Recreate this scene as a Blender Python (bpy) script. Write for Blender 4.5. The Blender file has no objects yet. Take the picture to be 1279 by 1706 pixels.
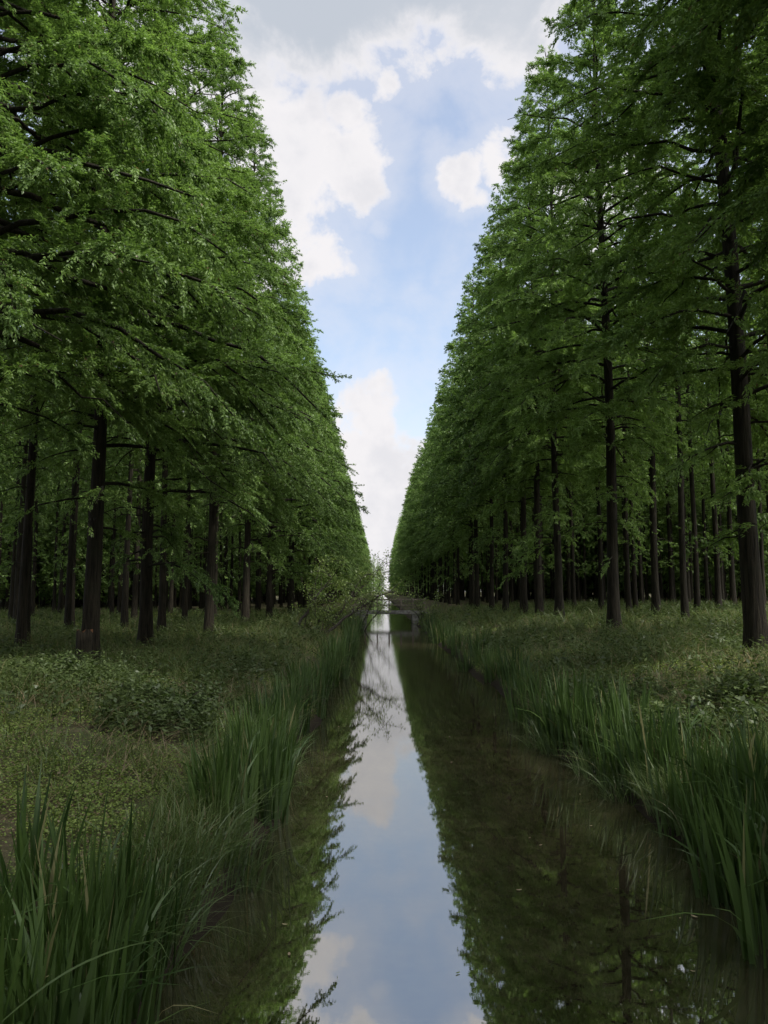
import bpy, math
import numpy as np
from mathutils import Vector
R_ = math.radians
scene = bpy.context.scene
COL = scene.collection

# ------------------------------------------------------------------ camera
CAM_Z = 2.4
PITCH = 5.88
VPX = 632.0          # where the canal vanishes in the photograph
cam_d = bpy.data.cameras.new('camera')
cam = bpy.data.objects.new('camera', cam_d)
COL.objects.link(cam)
cam.location = (0, 0, CAM_Z)
cam.rotation_euler = (R_(90 + PITCH), 0, -R_(0.336))
cam_d.sensor_fit = 'VERTICAL'
cam_d.sensor_height = 34.6
cam_d.lens = 26.0
cam_d.clip_start = 0.1
cam_d.clip_end = 5000
scene.camera = cam
FPX = 26.0 / 34.6 * 1706

# ------------------------------------------------------------------ render
scene.view_settings.view_transform = 'Standard'
scene.view_settings.look = 'None'
scene.view_settings.exposure = 0.63
scene.view_settings.gamma = 1.0
scene.render.engine = 'CYCLES'
cy = scene.cycles
cy.max_bounces = 6
cy.diffuse_bounces = 3
cy.glossy_bounces = 3
cy.transmission_bounces = 4
cy.transparent_max_bounces = 4
cy.use_denoising = True
cy.caustics_reflective = False
cy.caustics_refractive = False

# ------------------------------------------------------------------ node helper
def nd(nt, typ, ins=None, **attrs):
    n = nt.nodes.new(typ)
    for k, v in attrs.items():
        setattr(n, k, v)
    for k, v in (ins or {}).items():
        s = n.inputs[k]
        if isinstance(v, bpy.types.NodeSocket):
            nt.links.new(v, s)
        else:
            s.default_value = v
    return n

def mth(nt, op, a, b=None, c=None, clamp=False):
    n = nt.nodes.new('ShaderNodeMath'); n.operation = op; n.use_clamp = clamp
    for i, v in enumerate((a, b, c)):
        if v is None: continue
        if isinstance(v, bpy.types.NodeSocket): nt.links.new(v, n.inputs[i])
        else: n.inputs[i].default_value = v
    return n.outputs[0]

def mixc(nt, f, a, b):
    n = nt.nodes.new('ShaderNodeMix'); n.data_type = 'RGBA'
    for s, v in ((n.inputs[0], f), (n.inputs[6], a), (n.inputs[7], b)):
        if isinstance(v, bpy.types.NodeSocket): nt.links.new(v, s)
        else: s.default_value = v if not isinstance(v, tuple) or len(v) == 4 else (*v, 1)
    return n.outputs[2]

def smooth(nt, x, lo, hi, a=0.0, b=1.0):
    n = nt.nodes.new('ShaderNodeMapRange'); n.interpolation_type = 'SMOOTHSTEP'
    nt.links.new(x, n.inputs[0])
    for i, v in enumerate((lo, hi, a, b)): n.inputs[1 + i].default_value = v
    return n.outputs[0]

# ------------------------------------------------------------------ sun + sky
SUN_EL, SUN_AZ = 52.0, 118.0           # azimuth clockwise from +Y (the view direction)
sun_d = bpy.data.lights.new('sun', 'SUN')
sun_d.energy = 4.2
sun_d.angle = R_(8)
sun_d.color = (1.0, 0.95, 0.86)
sun = bpy.data.objects.new('sun', sun_d)
COL.objects.link(sun)
_sd = Vector((math.cos(R_(SUN_EL)) * math.sin(R_(SUN_AZ)), math.cos(R_(SUN_EL)) * math.cos(R_(SUN_AZ)), math.sin(R_(SUN_EL))))
sun.rotation_euler = _sd.to_track_quat('Z', 'Y').to_euler()

world = bpy.data.worlds.new('World')
scene.world = world
world.use_nodes = True
nt = world.node_tree
nt.nodes.clear()
SKY_K = 0.12
sky = nd(nt, 'ShaderNodeTexSky', sky_type='NISHITA', sun_disc=False, sun_elevation=R_(SUN_EL), sun_rotation=R_(SUN_AZ))
tc = nd(nt, 'ShaderNodeTexCoord')
sep = nd(nt, 'ShaderNodeSeparateXYZ', {0: tc.outputs['Generated']})
az = mth(nt, 'ARCTAN2', sep.outputs[0], sep.outputs[1])
el = mth(nt, 'ARCSINE', sep.outputs[2])
def sky_angles(px, py):
    u, v = (px - VPX) / FPX, (853 - py) / FPX
    t = R_(PITCH)
    x, y, z = u, math.cos(t) - v * math.sin(t), math.sin(t) + v * math.cos(t)
    return math.atan2(x, y), math.atan2(z, math.hypot(x, y))
# ragged outlines: the cloud banks are bent by turbulence
wp = nd(nt, 'ShaderNodeTexNoise', {'Vector': tc.outputs['Generated'], 'Scale': 5.0, 'Detail': 6.0, 'Roughness': 0.6})
wc = nd(nt, 'ShaderNodeSeparateColor', {0: wp.outputs['Color']})
az_s, el_s = az, el
az = mth(nt, 'ADD', az, mth(nt, 'MULTIPLY', mth(nt, 'SUBTRACT', wc.outputs[0], 0.5), 0.17))
el = mth(nt, 'ADD', el, mth(nt, 'MULTIPLY', mth(nt, 'SUBTRACT', wc.outputs[1], 0.5), 0.17))
# cloud banks: where they hang in the sky, their angular size and weight
n1 = nd(nt, 'ShaderNodeTexNoise', {'Vector': tc.outputs['Generated'], 'Scale': 8.5, 'Detail': 10.0, 'Roughness': 0.6, 'Distortion': 0.3})
n2 = nd(nt, 'ShaderNodeTexNoise', {'Vector': tc.outputs['Generated'], 'Scale': 2.3, 'Detail': 5.0, 'Roughness': 0.5})
clouds = [(640, -70, 520, 150, 1.1), (330, 60, 230, 170, 1.0), (475, 290, 130, 190, 1.15), (598, 298, 105, 88, 1.15),
          (535, 455, 150, 52, .85), (470, 400, 120, 90, 1.0), (590, 190, 48, 60, .8), (655, 140, 45, 40, .7),
          (790, 285, 66, 52, 1.0), (852, 262, 60, 62, .85), (820, 320, 50, 40, .8), (860, 40, 140, 110, .8), (625, 690, 105, 75, 1.0), (700, 715, 100, 40, .8),
          (655, 408, 35, 22, .65), (640, 850, 330, 165, 1.3), (300, 600, 200, 300, .8), (1050, 450, 180, 300, .75)]
dens = None
for (px, py, rx, ry, w) in clouds:
    a0, e0 = sky_angles(px, py)
    dx = mth(nt, 'MULTIPLY', mth(nt, 'SUBTRACT', az, a0), FPX / rx)
    dy = mth(nt, 'MULTIPLY', mth(nt, 'SUBTRACT', el, e0), FPX / ry)
    d2 = mth(nt, 'ADD', mth(nt, 'MULTIPLY', dx, dx), mth(nt, 'MULTIPLY', dy, dy))
    g = mth(nt, 'MULTIPLY', mth(nt, 'EXPONENT', mth(nt, 'MULTIPLY', d2, -0.9)), w)
    dens = g if dens is None else mth(nt, 'MAXIMUM', dens, g)
# loose cloud elsewhere in the sky
far_az = smooth(nt, mth(nt, 'ABSOLUTE', az), 0.55, 0.9)
high = smooth(nt, el, 0.68, 0.9)
else_ = mth(nt, 'MULTIPLY', mth(nt, 'MAXIMUM', far_az, high), smooth(nt, n2.outputs[0], 0.38, 0.6, 0.2, 0.9))
dens = mth(nt, 'MAXIMUM', dens, else_)
dn = mth(nt, 'ADD', dens, mth(nt, 'MULTIPLY', mth(nt, 'SUBTRACT', n1.outputs[0], 0.5), 1.75))
mask = smooth(nt, dn, 0.33, 0.76)
thin = smooth(nt, dn, -0.1, 0.55, 0.25, 0.5)
mask = mth(nt, 'MAXIMUM', mask, thin)
# thick cloud goes grey underneath, edges stay white
a0, e0 = sky_angles(600, -20)
gtop = smooth(nt, el, sky_angles(640, 190)[1], sky_angles(640, 20)[1])
shade = mth(nt, 'MULTIPLY', smooth(nt, dn, 0.55, 1.0), mth(nt, 'MAXIMUM', gtop, 0.1))
shade = mth(nt, 'MULTIPLY', shade, smooth(nt, n2.outputs[0], 0.3, 0.6, 0.6, 1.0))
n3 = nd(nt, 'ShaderNodeTexNoise', {'Vector': tc.outputs['Generated'], 'Scale': 13.0, 'Detail': 7.0, 'Roughness': 0.6, 'Distortion': 0.2})
white = mixc(nt, mth(nt, 'MULTIPLY', smooth(nt, n3.outputs[0], 0.42, 0.66, 0.0, 0.6), smooth(nt, dn, 0.5, 0.85)), (5.05, 4.92, 5.0, 1), (4.05, 4.05, 4.3, 1))
ccol = mixc(nt, shade, white, (3.0, 3.25, 3.65, 1))
# cloud colour boosted around the sun, out of view, added to light banks and canopy
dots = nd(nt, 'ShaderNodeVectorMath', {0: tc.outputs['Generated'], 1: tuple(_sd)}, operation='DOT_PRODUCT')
fill_glow = smooth(nt, dots.outputs['Value'], 0.5, 1.0, 1.0, 4.0)
ccol = nd(nt, 'ShaderNodeVectorMath', {0: ccol, 1: nd(nt, 'ShaderNodeCombineXYZ', {0: fill_glow, 1: fill_glow, 2: fill_glow}).outputs[0]}, operation='MULTIPLY').outputs[0]
skyc = nd(nt, 'ShaderNodeVectorMath', {0: sky.outputs[0], 1: (1.35, 1.36, 1.32)}, operation='MULTIPLY')
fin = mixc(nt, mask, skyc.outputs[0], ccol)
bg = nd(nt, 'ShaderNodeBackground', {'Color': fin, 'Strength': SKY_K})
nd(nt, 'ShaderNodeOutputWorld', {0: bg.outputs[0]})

# ------------------------------------------------------------------ materials
def new_mat(name):
    m = bpy.data.materials.new(name); m.use_nodes = True
    m.node_tree.nodes.clear()
    return m, m.node_tree

def leaf_mat(name, dark, light, odd=None, transl=0.35, gloss=0.04, objvar=0.35):
    m, nt = new_mat(name)
    geo = nd(nt, 'ShaderNodeNewGeometry')
    oi = nd(nt, 'ShaderNodeObjectInfo')
    pos = nd(nt, 'ShaderNodeTexNoise', {'Vector': geo.outputs['Position'], 'Scale': 0.9, 'Detail': 3.0})
    f = mth(nt, 'ADD', mth(nt, 'MULTIPLY', geo.outputs['Random Per Island'], 0.5),
            mth(nt, 'ADD', mth(nt, 'MULTIPLY', oi.outputs['Random'], objvar),
                mth(nt, 'MULTIPLY', mth(nt, 'SUBTRACT', pos.outputs[0], 0.35), 0.7)), clamp=True)
    c = mixc(nt, f, dark, light)
    if odd:
        r2 = nd(nt, 'ShaderNodeTexWhiteNoise', {'W': geo.outputs['Random Per Island']}, noise_dimensions='1D')
        c = mixc(nt, smooth(nt, r2.outputs[0], odd[1], odd[1] + 0.01), c, odd[0])
    d = nd(nt, 'ShaderNodeBsdfDiffuse', {'Color': c})
    tcol = nd(nt, 'ShaderNodeVectorMath', {0: c, 1: (1.2, 1.3, 0.8)}, operation='MULTIPLY')
    t = nd(nt, 'ShaderNodeBsdfTranslucent', {'Color': tcol.outputs[0]})
    mx = nd(nt, 'ShaderNodeMixShader', {0: transl, 1: d.outputs[0], 2: t.outputs[0]})
    out = mx.outputs[0]
    if gloss:
        g = nd(nt, 'ShaderNodeBsdfGlossy', {'Color': (1, 1, 1, 1), 'Roughness': 0.45})
        out = nd(nt, 'ShaderNodeMixShader', {0: gloss, 1: out, 2: g.outputs[0]}).outputs[0]
    nd(nt, 'ShaderNodeOutputMaterial', {0: out})
    return m

M_LEAF = leaf_mat('redwood_needles', (0.042, 0.088, 0.026), (0.24, 0.36, 0.10), ((0.13, 0.09, 0.045), 0.985), gloss=0.02, transl=0.38)
M_SHRUB = leaf_mat('shrub_leaves', (0.07, 0.12, 0.025), (0.22, 0.29, 0.08))
M_REED = leaf_mat('iris_blades', (0.009, 0.031, 0.005), (0.10, 0.165, 0.04), ((0.22, 0.21, 0.10), 0.975), transl=0.25, gloss=0.03)
M_SEDGE = leaf_mat('sedge_blades', (0.042, 0.08, 0.02), (0.14, 0.19, 0.065), ((0.22, 0.20, 0.10), 0.97), transl=0.3)
M_GRASS = leaf_mat('grass_blades', (0.045, 0.08, 0.02), (0.13, 0.17, 0.055), ((0.18, 0.15, 0.08), 0.9), transl=0.3, gloss=0.02)
M_COVER = leaf_mat('low_herb_leaves', (0.075, 0.12, 0.024), (0.235, 0.30, 0.078), ((0.17, 0.13, 0.075), 0.87), transl=0.3, gloss=0.02)
M_STRAW = leaf_mat('dry_grass', (0.12, 0.09, 0.05), (0.24, 0.2, 0.12), transl=0.15, gloss=0.02)
M_WEED = leaf_mat('weed_leaves', (0.024, 0.046, 0.013), (0.095, 0.13, 0.042), transl=0.3, gloss=0.03)

def bark_mat(name, c1, c2, moss=0.0):
    m, nt = new_mat(name)
    tc = nd(nt, 'ShaderNodeTexCoord')
    oi = nd(nt, 'ShaderNodeObjectInfo')
    mp = nd(nt, 'ShaderNodeMapping', {'Vector': tc.outputs['Object'], 'Scale': (14, 14, 1.1)})
    n = nd(nt, 'ShaderNodeTexNoise', {'Vector': mp.outputs[0], 'Scale': 1.6, 'Detail': 7.0, 'Roughness': 0.65})
    n2 = nd(nt, 'ShaderNodeTexNoise', {'Vector': tc.outputs['Object'], 'Scale': 1.3, 'Detail': 4.0})
    c = mixc(nt, smooth(nt, n.outputs[0], 0.3, 0.68), c1, c2)
    c = mixc(nt, mth(nt, 'MULTIPLY', smooth(nt, n2.outputs[0], 0.5, 0.72), 0.5), c, (0.018, 0.022, 0.012, 1))
    if moss:
        c = mixc(nt, mth(nt, 'MULTIPLY', smooth(nt, n2.outputs[0], 0.35, 0.55), moss), c, (0.04, 0.06, 0.02, 1))
    b = nd(nt, 'ShaderNodeBump', {'Strength': 1.0, 'Distance': 0.05, 'Height': n.outputs[0]})
    p = nd(nt, 'ShaderNodeBsdfPrincipled', {'Base Color': c, 'Roughness': 0.9, 'Normal': b.outputs[0], 'Specular IOR Level': 0.2})
    nd(nt, 'ShaderNodeOutputMaterial', {0: p.outputs[0]})
    return m
M_BARK = bark_mat('redwood_bark', (0.006, 0.005, 0.0035, 1), (0.032, 0.027, 0.018, 1))
M_BARK2 = bark_mat('shrub_bark', (0.03, 0.025, 0.02, 1), (0.09, 0.08, 0.065, 1))
M_RAW = bark_mat('torn_wood', (0.10, 0.045, 0.02, 1), (0.22, 0.11, 0.055, 1))

def ground_mat():
    m, nt = new_mat('forest_floor')
    geo = nd(nt, 'ShaderNodeNewGeometry')
    n = nd(nt, 'ShaderNodeTexNoise', {'Vector': geo.outputs['Position'], 'Scale': 0.8, 'Detail': 8.0, 'Roughness': 0.65})
    n2 = nd(nt, 'ShaderNodeTexNoise', {'Vector': geo.outputs['Position'], 'Scale': 9.0, 'Detail': 6.0, 'Roughness': 0.7})
    c = mixc(nt, smooth(nt, n.outputs[0], 0.38, 0.62), (0.065, 0.05, 0.033, 1), (0.045, 0.06, 0.022, 1))
    c = mixc(nt, smooth(nt, n2.outputs[0], 0.4, 0.7), c, (0.10, 0.085, 0.05, 1))
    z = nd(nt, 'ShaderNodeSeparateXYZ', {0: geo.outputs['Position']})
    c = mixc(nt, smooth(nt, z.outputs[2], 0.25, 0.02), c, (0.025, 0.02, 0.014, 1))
    b = nd(nt, 'ShaderNodeBump', {'Strength': 0.8, 'Distance': 0.06, 'Height': n2.outputs[0]})
    p = nd(nt, 'ShaderNodeBsdfPrincipled', {'Base Color': c, 'Roughness': 0.95, 'Normal': b.outputs[0], 'Specular IOR Level': 0.1})
    nd(nt, 'ShaderNodeOutputMaterial', {0: p.outputs[0]})
    return m
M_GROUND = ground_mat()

def water_mat():
    m, nt = new_mat('murky_canal_water')
    geo = nd(nt, 'ShaderNodeNewGeometry')
    sp = nd(nt, 'ShaderNodeSeparateXYZ', {0: geo.outputs['Position']})
    n = nd(nt, 'ShaderNodeTexNoise', {'Vector': geo.outputs['Position'], 'Scale': 1.6, 'Detail': 7.0, 'Roughness': 0.62})
    n2 = nd(nt, 'ShaderNodeTexNoise', {'Vector': geo.outputs['Position'], 'Scale': 9.0, 'Detail': 8.0, 'Roughness': 0.75})
    f = mth(nt, 'ADD', mth(nt, 'MULTIPLY', n.outputs[0], 0.4), mth(nt, 'MULTIPLY', n2.outputs[0], 0.6))
    c = mixc(nt, smooth(nt, f, 0.4, 0.62), (0.015, 0.013, 0.007, 1), (0.046, 0.040, 0.022, 1))
    # wind ripples further along the canal; still water near the bridge
    mp = nd(nt, 'ShaderNodeMapping', {'Vector': geo.outputs['Position'], 'Scale': (1.0, 2.2, 1.0)})
    r1 = nd(nt, 'ShaderNodeTexNoise', {'Vector': mp.outputs[0], 'Scale': 14.0, 'Detail': 4.0})
    r2 = nd(nt, 'ShaderNodeTexNoise', {'Vector': geo.outputs['Position'], 'Scale': 0.9, 'Detail': 2.0})
    st = smooth(nt, sp.outputs[1], 12.0, 32.0, 0.0012, 0.014)
    h = mth(nt, 'ADD', mth(nt, 'MULTIPLY', r1.outputs[0], 0.5), r2.outputs[0])
    b = nd(nt, 'ShaderNodeBump', {'Strength': st, 'Distance': 0.08, 'Height': h})
    fr = nd(nt, 'ShaderNodeFresnel', {'IOR': 4.8, 'Normal': b.outputs[0]})
    d = nd(nt, 'ShaderNodeBsdfDiffuse', {'Color': c})
    g = nd(nt, 'ShaderNodeBsdfGlossy', {'Color': (0.98, 0.98, 0.96, 1), 'Roughness': 0.0, 'Normal': b.outputs[0]})
    mx = nd(nt, 'ShaderNodeMixShader', {0: fr.outputs[0], 1: d.outputs[0], 2: g.outputs[0]})
    nd(nt, 'ShaderNodeOutputMaterial', {0: mx.outputs[0]})
    return m
M_WATER = water_mat()

def plain_mat(name, c1, c2, rough=0.8, scale=6.0):
    m, nt = new_mat(name)
    tc = nd(nt, 'ShaderNodeTexCoord')
    n = nd(nt, 'ShaderNodeTexNoise', {'Vector': tc.outputs['Object'], 'Scale': scale, 'Detail': 6.0})
    c = mixc(nt, smooth(nt, n.outputs[0], 0.35, 0.65), c1, c2)
    p = nd(nt, 'ShaderNodeBsdfPrincipled', {'Base Color': c, 'Roughness': rough})
    nd(nt, 'ShaderNodeOutputMaterial', {0: p.outputs[0]})
    return m
M_STONE = plain_mat('weathered_concrete', (0.12, 0.115, 0.10, 1), (0.24, 0.23, 0.21, 1))
M_WOOD = plain_mat('weathered_timber', (0.10, 0.08, 0.06, 1), (0.20, 0.17, 0.13, 1))
M_DEAD = plain_mat('fallen_leaf', (0.20, 0.14, 0.07, 1), (0.32, 0.27, 0.16, 1), 0.6)

# ------------------------------------------------------------------ mesh helpers
def mesh_from(name, verts, faces_list, mats, mat_idx=None, smooth_=False):
    """faces_list: list of int arrays (n, k)"""
    me = bpy.data.meshes.new(name)
    verts = np.ascontiguousarray(verts, dtype=np.float32)
    me.vertices.add(len(verts))
    me.vertices.foreach_set('co', verts.ravel())
    loops = np.concatenate([f.ravel() for f in faces_list]).astype(np.int32)
    tot = np.concatenate([np.full(len(f), f.shape[1], np.int32) for f in faces_list])
    start = np.concatenate([[0], np.cumsum(tot)[:-1]]).astype(np.int32)
    me.loops.add(len(loops)); me.loops.foreach_set('vertex_index', loops)
    me.polygons.add(len(tot)); me.polygons.foreach_set('loop_start', start)
    try: me.polygons.foreach_set('loop_total', tot)
    except Exception: pass
    for m in mats: me.materials.append(m)
    if mat_idx is not None: me.polygons.foreach_set('material_index', mat_idx.astype(np.int32))
    me.update(calc_edges=True); me.validate()
    if smooth_: me.polygons.foreach_set('use_smooth', np.ones(len(me.polygons), bool))
    return me

def link(name, me, parent=None, loc=None):
    o = bpy.data.objects.new(name, me); COL.objects.link(o)
    if parent is not None: o.parent = parent
    if loc is not None: o.location = loc
    return o

def tag(o, label=None, cat=None, group=None, kind=None):
    if label: o['label'] = label
    if cat: o['category'] = cat
    if group: o['group'] = group
    if kind: o['kind'] = kind
    return o

def norm(v):
    return v / np.maximum(np.linalg.norm(v, axis=-1, keepdims=True), 1e-9)

def tubes(P, Rd, S, base=0):
    """P (N,K,3) polylines, Rd (N,K) radii -> verts, quads"""
    N, K, _ = P.shape
    T = norm(np.gradient(P, axis=1))
    ref = np.where(np.abs(T[..., 2:3]) > 0.9, np.array([1., 0, 0]), np.array([0., 0, 1.]))
    A = norm(np.cross(T, ref)); B = np.cross(T, A)
    th = np.arange(S) * 2 * np.pi / S
    V = P[:, :, None, :] + Rd[:, :, None, None] * (np.cos(th)[:, None] * A[:, :, None, :] + np.sin(th)[:, None] * B[:, :, None, :])
    idx = np.arange(N * K * S).reshape(N, K, S) + base
    a = idx[:, :-1, :]; b = idx[:, 1:, :]
    q = np.stack([a, np.roll(a, -1, 2), np.roll(b, -1, 2), b], -1).reshape(-1, 4)
    return V.reshape(-1, 3), q

def rhombi(p, ax, n, L, W):
    b = norm(np.cross(ax, n))
    L = L[:, None]; W = W[:, None]
    mid = p + ax * L * 0.45
    V = np.stack([p, mid + b * W * 0.5, p + ax * L, mid - b * W * 0.5], 1)
    return V.reshape(-1, 3), np.arange(len(p) * 4).reshape(-1, 4)

# ------------------------------------------------------------------ ground shape
def vnoise(x, y, s, seed=0):
    return (np.sin(x * s * 1.3 + seed) * np.cos(y * s * 1.1 + seed * 1.7) + 0.6 * np.sin(x * s * 2.7 + y * s * 1.9 + seed * 2.3)
            + 0.4 * np.sin(-x * s * 4.3 + y * s * 5.1 + seed)) / 2.0

def edge_l(y):
    return -1.17 + 0.10 * np.sin(y * 0.9 + 0.6) + 0.06 * np.sin(y * 2.3)

def edge_r(y):
    return 2.74 + 0.14 * np.sin(y * 0.62 + 2.6) + 0.06 * np.sin(y * 1.9 + 1)

def ground_z(x, y):
    x = np.asarray(x, float); y = np.asarray(y, float)
    dl = edge_l(y) - x; dr = x - edge_r(y)
    d = np.maximum(dl, dr)
    def prof(d, top):
        return np.interp(d, [-1.2, -0.3, 0.0, 0.25, 0.8, 2.2], [-0.55, -0.3, -0.03, 0.22, 0.45, 1.0]) * np.where(d > 0.25, 1, 1)
    up = np.interp(d, [-1.2, -0.3, 0.0, 0.25, 0.8, 2.2, 3.2], [-0.55, -0.3, -0.03, 0.2, 0.42, 0.66, 0.74])
    left_in = np.interp(dl, [3, 8], [0, -0.15])
    right_in = np.interp(dr, [2, 5, 12], [0, 0.25, 0.5])
    z = up + np.where(dl > dr, left_in, right_in)
    amp = np.interp(d, [-0.2, 0.6, 3], [0.0, 0.05, 0.09])
    return z + amp * vnoise(x, y, 1.1) + amp * 0.8 * vnoise(x, y, 0.35, 2.0)

def axis_pts(parts):
    out = []
    for a, b, s in parts: out.append(np.arange(a, b, s))
    return np.concatenate(out + [np.array([parts[-1][1]])])
gx = axis_pts([(-900, -100, 50), (-100, -30, 5), (-30, -10, 0.6), (-10, -3, 0.25), (-3, 5, 0.1), (5, 12, 0.25), (12, 30, 0.6), (30, 100, 5), (100, 900, 50)])
gy = axis_pts([(-60, -4, 4), (-4, 14, 0.14), (14, 30, 0.3), (30, 80, 0.8), (80, 400, 4), (400, 2000, 80)])
GX, GY = np.meshgrid(gx, gy)
gv = np.stack([GX, GY, ground_z(GX, GY)], -1).reshape(-1, 3)
ii = np.arange(len(gv)).reshape(GX.shape)
gq = np.stack([ii[:-1, :-1], ii[:-1, 1:], ii[1:, 1:], ii[1:, :-1]], -1).reshape(-1, 4)
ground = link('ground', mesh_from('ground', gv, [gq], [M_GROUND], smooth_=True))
tag(ground, kind='structure')
wv = np.array([[-2.6, -60, 0], [4.2, -60, 0], [4.2, 1900, 0], [-2.6, 1900, 0]], float)
water = link('water', mesh_from('water', wv, [np.array([[0, 1, 2, 3]])], [M_WATER]))
tag(water, kind='structure')

def pt(px, py, z):
    """point on level z that the photograph shows at pixel (px, py) of its 1279x1706"""
    u, v = (px - VPX) / FPX, (853 - py) / FPX
    t = R_(PITCH)
    y, zz = math.cos(t) - v * math.sin(t), math.sin(t) + v * math.cos(t)
    k = (z - CAM_Z) / zz
    return u * k, y * k

# ------------------------------------------------------------------ trees
def gen_tree(seed, H, R, zb, nl, nt_, nleaf, L, W, dia, sides=14, rings=26, limb_s=4, lean=(0, 0), wide=None, bare=8, lowd=1.0):
    rg = np.random.default_rng(seed)
    ph = rg.uniform(0, 6.28, 4)
    def centre(z):
        z = np.asarray(z, float)
        return np.stack([lean[0] * z + 0.06 * np.sin(z * 0.33 + ph[0]) * np.minimum(z / 4, 1), lean[1] * z + 0.06 * np.sin(z * 0.29 + ph[1]) * np.minimum(z / 4, 1)], -1)
    # trunk, fluted at the foot
    zz = np.concatenate([[-0.35, 0.0, 0.15, 0.35, 0.7, 1.2], np.linspace(2, H, rings - 6)])
    rad = 0.5 * dia * ((1 - np.clip(zz, 0, H) / H) ** 0.85 * 0.92 + 0.03) * (1 + 0.55 * np.exp(-np.maximum(zz, 0) / 0.6))
    th = np.arange(sides) * 2 * np.pi / sides
    fl = 1 + (0.10 * np.sin(3 * th + ph[2]) + 0.07 * np.sin(5 * th + ph[3]))[None, :] * np.exp(-np.maximum(zz, 0) / 1.6)[:, None] + rg.normal(0, 0.025, (len(zz), sides))
    C = centre(zz)
    TV = np.stack([C[:, 0:1] + rad[:, None] * fl * np.cos(th), C[:, 1:2] + rad[:, None] * fl * np.sin(th), np.repeat(zz[:, None], sides, 1)], -1).reshape(-1, 3)
    idx = np.arange(len(zz) * sides).reshape(len(zz), sides)
    a, b = idx[:-1], idx[1:]
    TQ = np.stack([a, np.roll(a, -1, 1), np.roll(b, -1, 1), b], -1).reshape(-1, 4)
    # limbs
    def prof(z):
        t = np.clip((z - zb) / (H - zb), 0, 1)
        return R * np.interp(t, [0, 0.12, 0.3, 0.44, 0.68, 0.93, 1], [0.75, 0.95, 0.95, 0.87, 0.53, 0.19, 0.06])
    nlow = max(3, nl // bare)
    t = (np.arange(nl) + rg.uniform(0, 1, nl)) / nl
    z0 = zb * 0.9 + (H - 0.35 - zb * 0.9) * t ** (0.93 if wide is None else 1.0)
    z0 = np.concatenate([rg.uniform(min(2.4, 0.6 * zb), zb + 0.8, nlow), z0])
    low = np.arange(len(z0)) < nlow
    n = len(z0)
    azm = np.arange(n) * 2.39996 + rg.uniform(-0.5, 0.5, n)
    pr = prof(np.maximum(z0, zb + 0.1))
    toward = np.clip((np.cos(azm) - 0.15) / 0.6, 0, 1)        # +X is the open, canal side of a front-row tree
    if wide is not None:
        pw = np.interp(z0, [5.5, 6.8, 9, 13, 20.5, H - 1.5, H], [0.84 * wide, 0.96 * wide, 0.89 * wide, 0.65 * wide, 0.34 * wide, 0.5, 0.2])
        pr = pr + (pw - pr) * toward
    ln = np.maximum(pr, 0.25) * rg.uniform(0.66, 1.08, n)
    if wide is not None:
        ln = np.where(toward > 0.3, np.maximum(pr, 0.25) * rg.uniform(0.78, 1.0, n), ln)
    ln = np.where(low, ln * rg.uniform(0.35, 0.75, n), ln)
    ht = np.clip((z0 - zb) / (H - zb), 0, 1)
    up = np.interp(ht, [0, 0.4, 1], [0.25, 0.5, 1.25]) + rg.normal(0, 0.12, n)
    dr = np.interp(ht, [0, 0.5, 1], [0.5, 0.48, 0.4]) + rg.normal(0, 0.1, n)
    K = 7
    u = np.linspace(0, 1, K)
    side = rg.normal(0, 0.16, n)
    rd = np.stack([np.cos(azm), np.sin(azm), 0 * azm], -1); td = np.stack([-np.sin(azm), np.cos(azm), 0 * azm], -1)
    c0 = centre(z0)
    def limb_pt(i, uu):
        return (np.concatenate([c0[i], z0[i, None]], -1) + rd[i] * (ln[i] * uu)[:, None] + td[i] * (ln[i] * side[i] * uu ** 2)[:, None]
                + np.array([0, 0, 1.0]) * (ln[i] * (up[i] * uu - dr[i] * uu ** 2.2))[:, None])
    ia = np.repeat(np.arange(n), K)
    P = limb_pt(ia, np.tile(u, n)).reshape(n, K, 3)
    P[:, 1:-1] += rg.normal(0, 0.035, (n, K - 2, 3)) * ln[:, None, None] * 0.5
    r0 = 0.011 + 0.0135 * ln
    LR = r0[:, None] * np.linspace(1, 0.18, K)[None, :]
    LV, LQ = tubes(P, LR, limb_s, len(TV))
    V_tr = np.concatenate([TV, LV]); Q_tr = np.concatenate([TQ, LQ])
    # twigs along each limb
    densl = np.where(low, rg.uniform(0.1, 0.8, n) * lowd, np.clip(rg.normal(1.0, 0.45, n), 0.12, 1.9))
    if wide is not None:
        densl = np.where((z0 < 7.6) & (toward < 0.5), densl * 0.3, densl)
    cnt = np.maximum(1, (nt_ * densl * np.clip(ln / (0.75 * R), 0.25, 1.3)).astype(int))
    ti = np.repeat(np.arange(n), cnt)
    m = len(ti)
    tu = 0.22 + 0.78 * rg.uniform(0, 1, m) ** 0.72
    tp = limb_pt(ti, tu)
    tg = norm(limb_pt(ti, np.minimum(tu + 0.05, 1.05)) - limb_pt(ti, tu - 0.05))
    sg = rg.choice([-1, 1], m)
    ang = sg * rg.uniform(0.35, 1.35, m) * np.where(tu > 0.93, 0.4, 1)
    ca, sa = np.cos(ang), np.sin(ang)
    tdv = np.stack([tg[:, 0] * ca - tg[:, 1] * sa, tg[:, 0] * sa + tg[:, 1] * ca, tg[:, 2] * 0.6 + rg.normal(0.06, 0.4, m)], -1)
    tdv = norm(tdv)
    tl = (0.22 + 0.30 * ln[ti] * (1.12 - tu)) * rg.uniform(0.6, 1.25, m)
    tdrop = rg.uniform(0.1, 0.55, m) * tl
    # leaves (feathery branchlets)
    lc = np.maximum(2, (nleaf * tl / 0.55).astype(int))
    li = np.repeat(np.arange(m), lc)
    q = len(li)
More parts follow.
